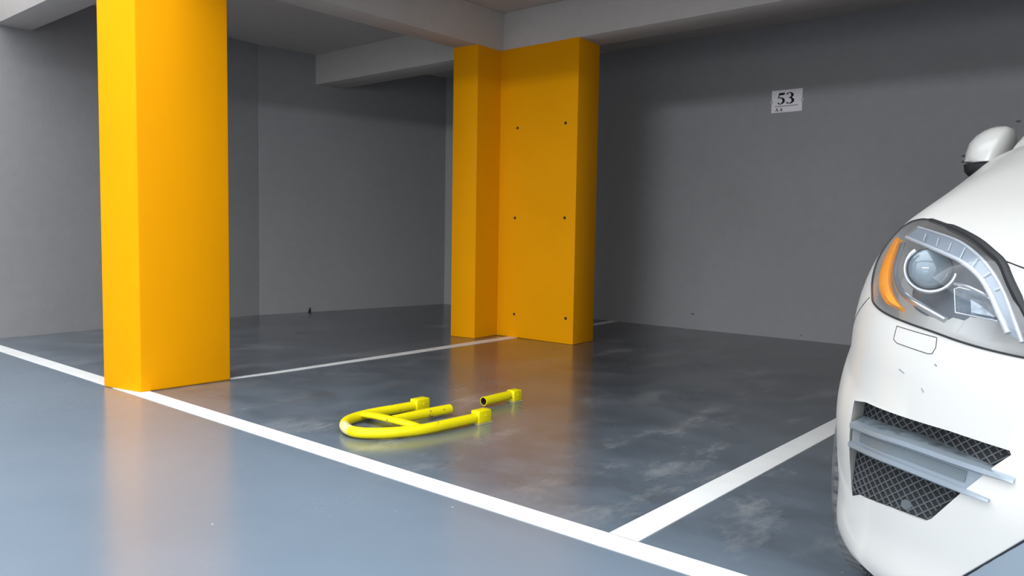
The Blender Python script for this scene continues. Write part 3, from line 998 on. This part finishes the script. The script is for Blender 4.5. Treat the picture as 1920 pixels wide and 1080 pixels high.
RG = [(-.085, .25), (-.078, .5), (-.06, .74), (-.03, .92), (0, 1.0), (.05, 1.0), (.085, .97), (.09, .93)]
mr_me = pillow(mo, 1.9, RG, (1.05, 1.36))
mr2 = flip(mr_me); smooth(mr2, 50)
mr = car_part('door_mirror', mr_me, M['car'], angle=50)
mrl = link_mesh('door_mirror', mr2, M['car'], car)
mlo = [(1.1440, 1.352), (1.07, 1.352), (.995, 1.352), (.995, 1.325), (1.03, 1.302), (1.08, 1.298), (1.125, 1.305), (1.140, 1.322)]
car_part('lower_housing', pillow(mlo, 1.9, [(-.07, .5), (-.05, .8), (-.02, .97), (0, 1), (.06, 1), (.085, .95)], (1.06, 1.352)), M['trim'], mr, 50, both=mrl)
car_part('mirror_glass', pillow([(1.06 + (u - 1.06) * .9, 1.42 + (z - 1.42) * .85) for u, z in mo], 1.99, [(0, 1), (.004, 1)], (1.06, 1.42)), M['mirror_glass'], mr, both=mrl)
for zz in (1.385, 1.362):
    car_part('indicator_slot', mesh_from(*sweep_data([Vector((1.139, -1.85, zz)), Vector((1.1465, -1.89, zz + .004)), Vector((1.147, -1.93, zz + .006))], circ(.004, 6), up=(0, 0, 1))), M['trim'], mr, both=mrl)
car_part('mirror_arm', mesh_from(*sweep_data([Vector((1.03, -1.93, 1.345)), Vector((.97, -1.95, 1.335)), Vector((.90, -1.97, 1.335))], circ(.03, 10, .022), up=(0, 0, 1))), M['trim'], mr, both=mrl)

# ---- cabin
base = [(0, 1.43), (.45, 1.46), (.74, 1.53), (.885, 1.62), (.925, 1.80), (.945, 2.3), (.95, 3.2), (.945, 4.2), (.92, 4.75), (.80, 5.08), (.4, 5.16), (0, 5.18)]
roof = [(0, 2.30), (.35, 2.31), (.56, 2.35), (.655, 2.42), (.69, 2.56), (.71, 2.9), (.715, 3.4), (.71, 4.1), (.69, 4.5), (.60, 4.74), (.3, 4.80), (0, 4.82)]
ZB0, ZB1 = 1.375, 1.90


def cab(i, t, s_=1):
    (u0, v0), (u1, v1) = base[i], roof[i]
    bow = 0.035 * math.sin(t * math.pi)
    return Vector((s_ * (u0 + (u1 - u0) * t + (bow if u0 > .3 else 0)), -(v0 + (v1 - v0) * t - (bow if v0 < 2 and u0 < .8 else 0)), ZB0 + (ZB1 - ZB0) * t))


def pane(name, idx, t0, t1, sides, mat):
    grid = []
    for s_, i in idx: grid.append([cab(i, t0 + (t1 - t0) * k / 6, s_) for k in range(7)])
    vs = [p for g_ in grid for p in g_]
    fs = [(a * 7 + k, a * 7 + k + 1, (a + 1) * 7 + k + 1, (a + 1) * 7 + k) for a in range(len(grid) - 1) for k in range(6)]
    bm = bmesh.new()
    v_ = [bm.verts.new(v) for v in vs]
    for f in fs: bm.faces.new([v_[i] for i in f])
    bmesh.ops.recalc_face_normals(bm, faces=bm.faces)
    bmesh.ops.solidify(bm, geom=bm.faces[:], thickness=0.006)
    me = bpy.data.meshes.new(name); bm.to_mesh(me); bm.free()
    return car_part(name, me, mat, angle=60)


pane('windscreen', [(-1, 3), (-1, 2), (-1, 1), (1, 0), (1, 1), (1, 2), (1, 3)], 0, 1, 0, M['glass_dark'])
pane('rear_window', [(-1, 9), (-1, 10), (1, 11), (1, 10), (1, 9)], 0, 1, 0, M['glass_dark'])
for s_ in (1, -1):
    pane('side_window', [(s_, 4), (s_, 5), (s_, 6)], .02, .96, 0, M['glass_dark'])
    pane('side_window', [(s_, 6), (s_, 7)], .02, .96, 0, M['glass_dark'])
    pane('side_window', [(s_, 7), (s_, 8)], .02, .96, 0, M['glass_dark'])
    for i, w in ((3, .05), (4, .03), (6, .035), (7, .035), (8, .06), (9, .05)):
        v, f = sweep_data([cab(i, k / 8 * 1.0, s_) for k in range(9)], circ(w, 10, .016), up=(s_, 0.15 if i > 5 else .6, .4))
        mk('pillar', v, f, M['car'], car, sm=50)
rl = [(s_ * u, -v) for s_, lst in ((1, roof), (-1, roof[-2:0:-1])) for u, v in lst]
n_ = len(rl)
vs, fs = [], []
for z_, k_ in ((1.875, 1.012), (1.90, 1.012), (1.925, .97), (1.94, .85), (1.95, .6), (1.955, .2)):
    vs += [Vector((x * k_, -3.5 + (y + 3.5) * k_, z_)) for x, y in rl]
for j in range(5):
    for i in range(n_): fs.append((j * n_ + i, j * n_ + (i + 1) % n_, (j + 1) * n_ + (i + 1) % n_, (j + 1) * n_ + i))
fs += [tuple(range(n_))[::-1], tuple(5 * n_ + i for i in range(n_))]
car_part('roof', mesh_from(vs, fs), M['car'], angle=60)

# ---- wheels
RT, WT = 0.405, 0.285


def tyre_mesh():
    seg = 180
    prof = [(-.5, .62, 0), (-.52, .78, 0), (-.5, .93, 0), (-.46, .975, 1), (-.30, .995, 1), (-.28, .97, 0), (-.24, .97, 0), (-.22, 1.0, 0), (-.05, 1.0, 0), (-.03, .972, 0), (.03, .972, 0), (.05, 1.0, 0), (.22, 1.0, 0), (.24, .97, 0), (.28, .97, 0),
            (.30, .995, 1), (.46, .975, 1), (.5, .93, 0), (.52, .78, 0), (.5, .62, 0)]
    vs, fs = [], []
    k = len(prof)
    for i in range(seg):
        a = 2 * math.pi * i / seg
        g = (i % 3 == 0)
        for x, r, sh in prof:
            rr = (r - (0.022 if sh and g else 0)) * RT
            sk_ = a + (abs(x) * 0.05 if sh else 0)
            vs.append((x * WT, rr * math.cos(sk_), rr * math.sin(sk_)))
    for i in range(seg):
        j = (i + 1) % seg
        for c in range(k - 1): fs.append((i * k + c, i * k + c + 1, j * k + c + 1, j * k + c))
        fs.append((i * k + k - 1, i * k, j * k, j * k + k - 1))
    return mesh_from(vs, fs)


ty_me = tyre_mesh(); smooth(ty_me, 25); ty_me.materials.append(M['rubber'])
rp = [(-.46, .62), (-.44, .60), (-.38, .57), (.30, .55), (.42, .58), (.46, .62), (.44, .57), (.34, .53), (-.36, .53)]
vs, fs = [], []
for i in range(48):
    a = 2 * math.pi * i / 48
    vs += [(x * WT, r * RT * math.cos(a), r * RT * math.sin(a)) for x, r in rp]
for i in range(48):
    j = (i + 1) % 48
    for c in range(9): fs.append((i * 9 + c, i * 9 + (c + 1) % 9, j * 9 + (c + 1) % 9, j * 9 + c))
rim_me = mesh_from(vs, fs); smooth(rim_me); rim_me.materials.append(M['silver'])
sp_me = mesh_from(*sweep_data([(.36 * WT, 0, .05), (.40 * WT, 0, .12), (.36 * WT, 0, .225)], [(-.028, -.012), (.028, -.012), (.02, .012), (-.02, .012)], up=(1, 0, 0)))
smooth(sp_me); sp_me.materials.append(M['silver'])
hub_me = mesh_from(*sweep_data([(.1 * WT, 0, 0), (.42 * WT, 0, 0)], circ(.065, 20))); smooth(hub_me); hub_me.materials.append(M['silver'])
for s_ in (1, -1):
    for v_ in (AX_F, AX_R):
        w = empty('wheel'); w.parent = car
        w.location = (s_ * (0.906 if v_ == AX_F else 0.89), -v_, RT)
        w.rotation_euler = (0, 0, (math.pi if s_ < 0 else 0) + (math.radians(7) if v_ == AX_F else 0))
        for nm, m_ in (('tyre', ty_me), ('rim', rim_me), ('hub', hub_me)): link_mesh(nm, m_, None, w)
        for i in range(5):
            o_ = link_mesh('spoke', sp_me, None, w)
            o_.rotation_euler = (2 * math.pi * i / 5, 0, 0)
for m_ in _slot: bpy.data.materials.remove(m_)
